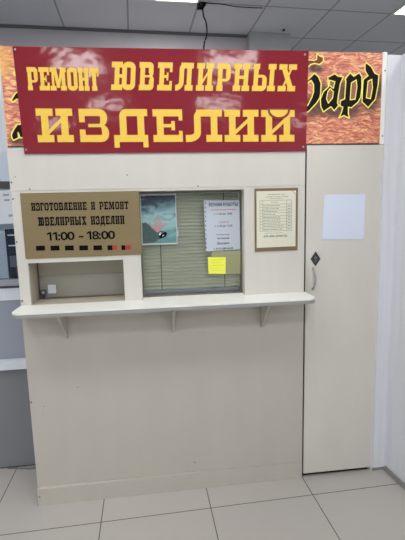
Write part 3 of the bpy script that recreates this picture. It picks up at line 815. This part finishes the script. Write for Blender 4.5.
o = MB().box(1.045, 1.2105, YG - .0010, YG - .0004, 1.283, 1.4175).build('plastic_sheet', glass('pale_plastic_film', tint=(.99, .99, .93, 1), haze=.45, hazec=srgb(200, 202, 160)), None)
tag(o, 'pale translucent sheet on the window glass behind the yellow note', 'sheet'); rebase(o, (1.12, YG, 1.283))
st = empty('sticky_note', (1.07, YG, 1.285))
tag(st, 'bright yellow sticky note on the window glass below the hours notice', 'note')
MB().poly([(1.0225, 1.289), (1.1215, 1.284), (1.1245, 1.381), (1.0215, 1.385)], 'y', YG - .0024, .0010).build('note_paper', STICKY, st)
mb = MB()
for k, z in enumerate((1.368, 1.352, 1.336, 1.320, 1.306)):
    mb.poly(rect(1.034, 1.112 - (k % 2) * .02, z - .0008, z + .0008), 'y', YG - .0028, .0003)
mb.build('faint_handwriting', INKF, st)

# ------------------------------------------------------------------ venetian blind behind the glass
bl = empty('window_blind', (0.93, 0.115, 1.19))
tag(bl, 'closed grey-green horizontal slat blind hanging behind the service window glass', 'blind')
mb = MB()
n = 27; pitch = (1.748 - 1.203) / n
for k in range(n + 1):
    z = 1.209 + k * pitch
    # each slat: slightly bowed strip, nearly closed
    prof = []
    for u, d in ((-.5, .006), (-.34, -.004), (-.1, -.006), (.2, -.001), (.5, .006)):
        prof.append((0.117 + d, z + u * pitch * 1.08))
    prof2 = [(a + .0012, b) for a, b in prof][::-1]
    mb.poly(prof + prof2, 'x', 0.653, 0.5595)
mb.build('slats', BLIND, bl)
MB().box(0.653, 1.2125, 0.106, 0.126, 1.1805, 1.1985, .002).build('bottom_rail', BLINDRAIL, bl)
MB().box(0.647, 1.217, 0.106, 0.130, 1.752, 1.775, .001).build('head_rail', BLINDRAIL, bl)
for x in (0.755, 1.124):
    MB().box(x - .0022, x + .0022, 0.1095, 0.1112, 1.1905, 1.75).build('ladder_cord', mat('dark_cord', (78, 80, 70), .8), bl)

# ------------------------------------------------------------------ niche contents
pl = empty('cabinet_lock', (0.076, 0.15, 1.1745))
tag(pl, 'small grey metal latch in the lower left corner of the niche', 'lock')
MB().box(0.064, 0.092, 0.148, 0.1575, 1.193, 1.223, .002).build('lock_body', GREYD, pl)
MB().disc((0.079, 0.144, 1.209), .0095, .004, 'y', 14).build('lock_face', STEEL, pl)
MB().tube([(0.0595, 0.153, 1.206), (0.066, 0.153, 1.206)], .006, 8).build('latch_bar', GREYD, pl)
MB().box(0.073, 0.083, 0.149, 0.157, 1.1750, 1.1925, .001).build('bracket', GREYD, pl)
tg = MB().poly([(0.104, 1.200), (0.108, 1.2), (0.145, 1.200), (0.150, 1.208), (0.150, 1.246), (0.146, 1.250), (0.108, 1.252), (0.104, 1.247)], 'y', .1565, .0012).build('white_patch', PAPER)  # plain white patch in front of the niche glass
tag(tg, 'small white patch on the niche glass beside the latch', 'tag'); rebase(tg, (0.127, .157, 1.2))

# sheet on the door
sh = MB()
c4 = [(1.6785, 1.7195), (1.9195, 1.7172), (1.9175, 1.4625), (1.6665, 1.4685)]
def rounded(c4, r=.008):
    out = []
    n = len(c4)
    for i in range(n):
        p = Vector(c4[i]); a = (Vector(c4[i - 1]) - p).normalized(); b = (Vector(c4[(i + 1) % n]) - p).normalized()
        for k in range(5):
            t = k / 4
            out.append(tuple(p + a * r * (1 - t) ** 2 + b * r * t ** 2))
    return out
o = sh.poly(rounded(c4), 'y', -.0045, .0028).build('blank_sheet', BLUEPAPER)
tag(o, 'blank pale blue-white plastic sheet fixed to the narrow door', 'sheet'); rebase(o, (1.79, -.003, 1.463))

# ------------------------------------------------------------------ neighbouring display kiosk on the left
kx0, kx1, Y = -1.6, -0.004, 0.38
kk = empty('neighbouring_kiosk', (-0.8, Y, 0))
tag(kk, 'grey-blue glazed kiosk with a white ledge, left of and behind the booth', 'kiosk')
MB().box(kx0, kx1, Y, 1.25, 0.010, 0.690).build('lower_cabinet', KIOSKD, kk)
MB().box(kx0, kx1, Y + .01, 1.25, 0.0005, 0.0095).build('toe_gap_shade', SHADOWGAP, kk)  # near-black strip painting the shade of the gap at the floor
MB().box(kx0, kx1, Y - .045, 1.25, 0.6905, 0.748, .002).build('ledge', KIOSKW, kk)
MB().box(kx0, kx1, Y, Y + .02, 0.7485, 1.128).build('middle_panel', KIOSK, kk)
MB().box(kx0, kx1, Y - .008, Y + .02, 1.1285, 1.205).build('sill_panel', KIOSKW, kk)
MB().box(kx0, kx1, Y - .014, Y + .02, 1.2055, 1.219).build('sill_groove', DARKTRIM, kk)
MB().box(kx0, kx1, Y - .012, Y + .06, 1.2195, 1.258, .002).build('sill', KIOSK, kk)
MB().box(kx0, kx1, Y + .005, Y + .012, 1.2585, 1.81).build('window_glass', GLASSK, kk)
MB().box(kx0, kx1, Y - .004, Y + .03, 1.812, 1.852).build('window_head', DARKTRIM, kk)
MB().box(kx0, kx1, Y, Y + .02, 1.8525, 2.018).build('upper_panel', KIOSKU, kk)
MB().box(kx0, kx1, Y - .002, Y + .02, 2.0185, 2.455).build('fascia_panel', KIOSKW, kk)
MB().box(kx0, kx0 + .02, Y + .021, 1.25, 0.7485, 2.455).build('side_panel', KIOSK, kk)
MB().box(kx0 + .021, kx1, 1.0, 1.02, 0.7485, 2.455).build('inner_panel', KIOSKW, kk)
def paper(name, x0, x1, z0, z1, y, label, cat, lines, m=PAPER):
    r = empty(name, ((x0 + x1) / 2, y, z0)); tag(r, label, cat)
    MB().box(x0, x1, y, y + .0012, z0, z1).build('sheet', m, r)
    for (b_, a0, a1, zz, h) in lines:
        vtext('line_of_text', b_, a0, a1, zz, zz + h, y - .0004, INKD, r, bold=.03)
paper('window_notice', -0.225, -0.09, 1.60, 1.80, Y + .0022 - .001, 'white printed notice behind the glass at the top of the left kiosk window', 'notice',
      [('РЕМОНТ', -0.17, -0.135, 1.765, .014), ('часов', -0.168, -0.138, 1.735, .012), ('ЦЕНЫ', -0.150, -0.12, 1.64, .016)])
nb = empty('display_box', (-0.13, Y + .10, 1.2585)); tag(nb, 'dark navy display box standing inside the left kiosk window', 'box')
MB().box(-0.195, -0.09, Y + .04, Y + .12, 1.2590, 1.565, .002).build('box_body', NAVY, nb)
for z in (1.525, 1.46):
    MB().box(-0.180, -0.130, Y + .0385, Y + .0398, z, z + .008).build('label_stripe', KIOSKW, nb)
MB().box(-0.18, -0.135, Y + .0385, Y + .0398, 1.33, 1.40).build('picture_patch', mat('grey_patch', (92, 92, 112), .5), nb)
MB().box(-0.150, -0.10, Y + .0385, Y + .0398, 1.27, 1.33).build('red_patch', mat('maroon_patch', (88, 32, 44), .5), nb)
kb = empty('folded_blind', (-0.25, Y + .05, 1.2585)); tag(kb, 'pale slatted shutter panel inside the left kiosk window beside the navy box', 'blind')
mb = MB()
for k in range(16):
    z = 1.262 + k * .0185
    mb.poly([(Y + .05, z), (Y + .062, z + .016), (Y + .064, z + .015), (Y + .052, z - .001)], 'x', -0.42, .218)
mb.build('slats', KIOSKW, kb)
MB().box(-0.422, -0.418, Y + .049, Y + .066, 1.259, 1.56).build('side_rail', KIOSKW, kb)
o = MB().tube([(-0.30, .372, .006), (-0.25, .366, .005), (-0.20, .355, .005), (-0.15, .345, .005), (-0.09, .352, .005), (-.03, .362, .006)], .0045, 6).build('floor_cable', mat('grey_cable', (120, 116, 112), .6), None, True)
tag(o, 'thin grey cable lying on the floor along the foot of the left kiosk', 'cable'); rebase(o, (-.17, .355, .0))

# ------------------------------------------------------------------ cables and small things at the ceiling
jb = empty('junction_box', (1.19, 1.53, 3.36)); tag(jb, 'small black box under the ceiling where the hanging cable starts', 'box')
MB().poly([(1.165, 3.4105), (1.245, 3.4105), (1.215, 3.372), (1.165, 3.366)], 'y', 1.50, .05, .002).build('box_body', CABLEM, jb)
MB().disc((1.195, 1.494, 3.392), .008, .006).build('knob', GREYD, jb)
def smooth(pts, n=6):
    P_ = [Vector(p) for p in pts]; out = []
    for i in range(len(P_) - 1):
        a = P_[max(i - 1, 0)]; b = P_[i]; c = P_[i + 1]; d = P_[min(i + 2, len(P_) - 1)]
        for k in range(n):
            t = k / n
            out.append(0.5 * ((2 * b) + (c - a) * t + (2 * a - 5 * b + 4 * c - d) * t * t + (3 * b - a - 3 * c + d) * t ** 3))
    out.append(P_[-1]); return out
o = MB().tube(smooth([(1.212, 1.53, 3.368), (1.216, 1.52, 3.31), (1.236, 1.50, 3.24), (1.232, 1.46, 3.13), (1.20, 1.42, 3.02), (1.185, 1.36, 2.7), (1.18, 1.30, 2.463)]), .0065, 8).build('hanging_cable', CABLEM, None, True)
tag(o, 'black cable hanging from the ceiling down behind the red sign', 'cable'); rebase(o, (1.18, 1.30, 2.463))
o = MB().tube(smooth([(1.20, 1.51, 3.404), (1.35, 1.50, 3.398), (1.5, 1.53, 3.396), (1.65, 1.55, 3.40), (1.75, 1.56, 3.404)]), .0035, 8).build('ceiling_cable', CABLEM, None, True)
tag(o, 'black cable running along the ceiling rail to the right of the black box', 'cable'); rebase(o, (1.2, 1.5, 3.40))
dt = empty('detector', (2.075, 1.98, 3.41)); tag(dt, 'tiny dark detector on the ceiling in front of the pale column', 'detector')
MB().disc((2.075, 1.98, 3.403), .014, .0075, 'z', 16).build('base', DARKTRIM, dt)
MB().disc((2.075, 1.98, 3.394), .009, .0088, 'z', 16).build('sensor', GREYD, dt)

# ------------------------------------------------------------------ light of the hall, exposure, camera
w = bpy.data.worlds.new('hall'); SC.world = w; w.use_nodes = True
bg = w.node_tree.nodes['Background']; bg.inputs['Color'].default_value = (0.86, 0.93, 1.0, 1); bg.inputs['Strength'].default_value = 0.62

f, yaw, pitch, roll, cx, cy, cz = 405.33, 0.11142, 0.14364, -0.02565, 0.73297, -2.21514, 1.64446
F = Vector((math.sin(yaw) * math.cos(pitch), math.cos(yaw) * math.cos(pitch), -math.sin(pitch)))
Rt = Vector((math.cos(yaw), -math.sin(yaw), 0)); U = Rt.cross(F)
r = Rt * math.cos(roll) + U * math.sin(roll); u = -Rt * math.sin(roll) + U * math.cos(roll)
cam = bpy.data.cameras.new('camera'); co = bpy.data.objects.new('camera', cam); COL.objects.link(co)
cam.sensor_fit = 'HORIZONTAL'; cam.sensor_width = 36.0; cam.lens = 36.0 * f / 405.0; cam.clip_start = 0.05
M = Matrix((( r.x, u.x, -F.x, cx), (r.y, u.y, -F.y, cy), (r.z, u.z, -F.z, cz), (0, 0, 0, 1)))
co.matrix_world = M
SC.camera = co
vs = SC.view_settings
SC.display_settings.display_device = 'sRGB'
vs.view_transform = 'Standard'; vs.look = 'None'; vs.gamma = 1.0; vs.use_curve_mapping = False
vs.exposure = 0.0
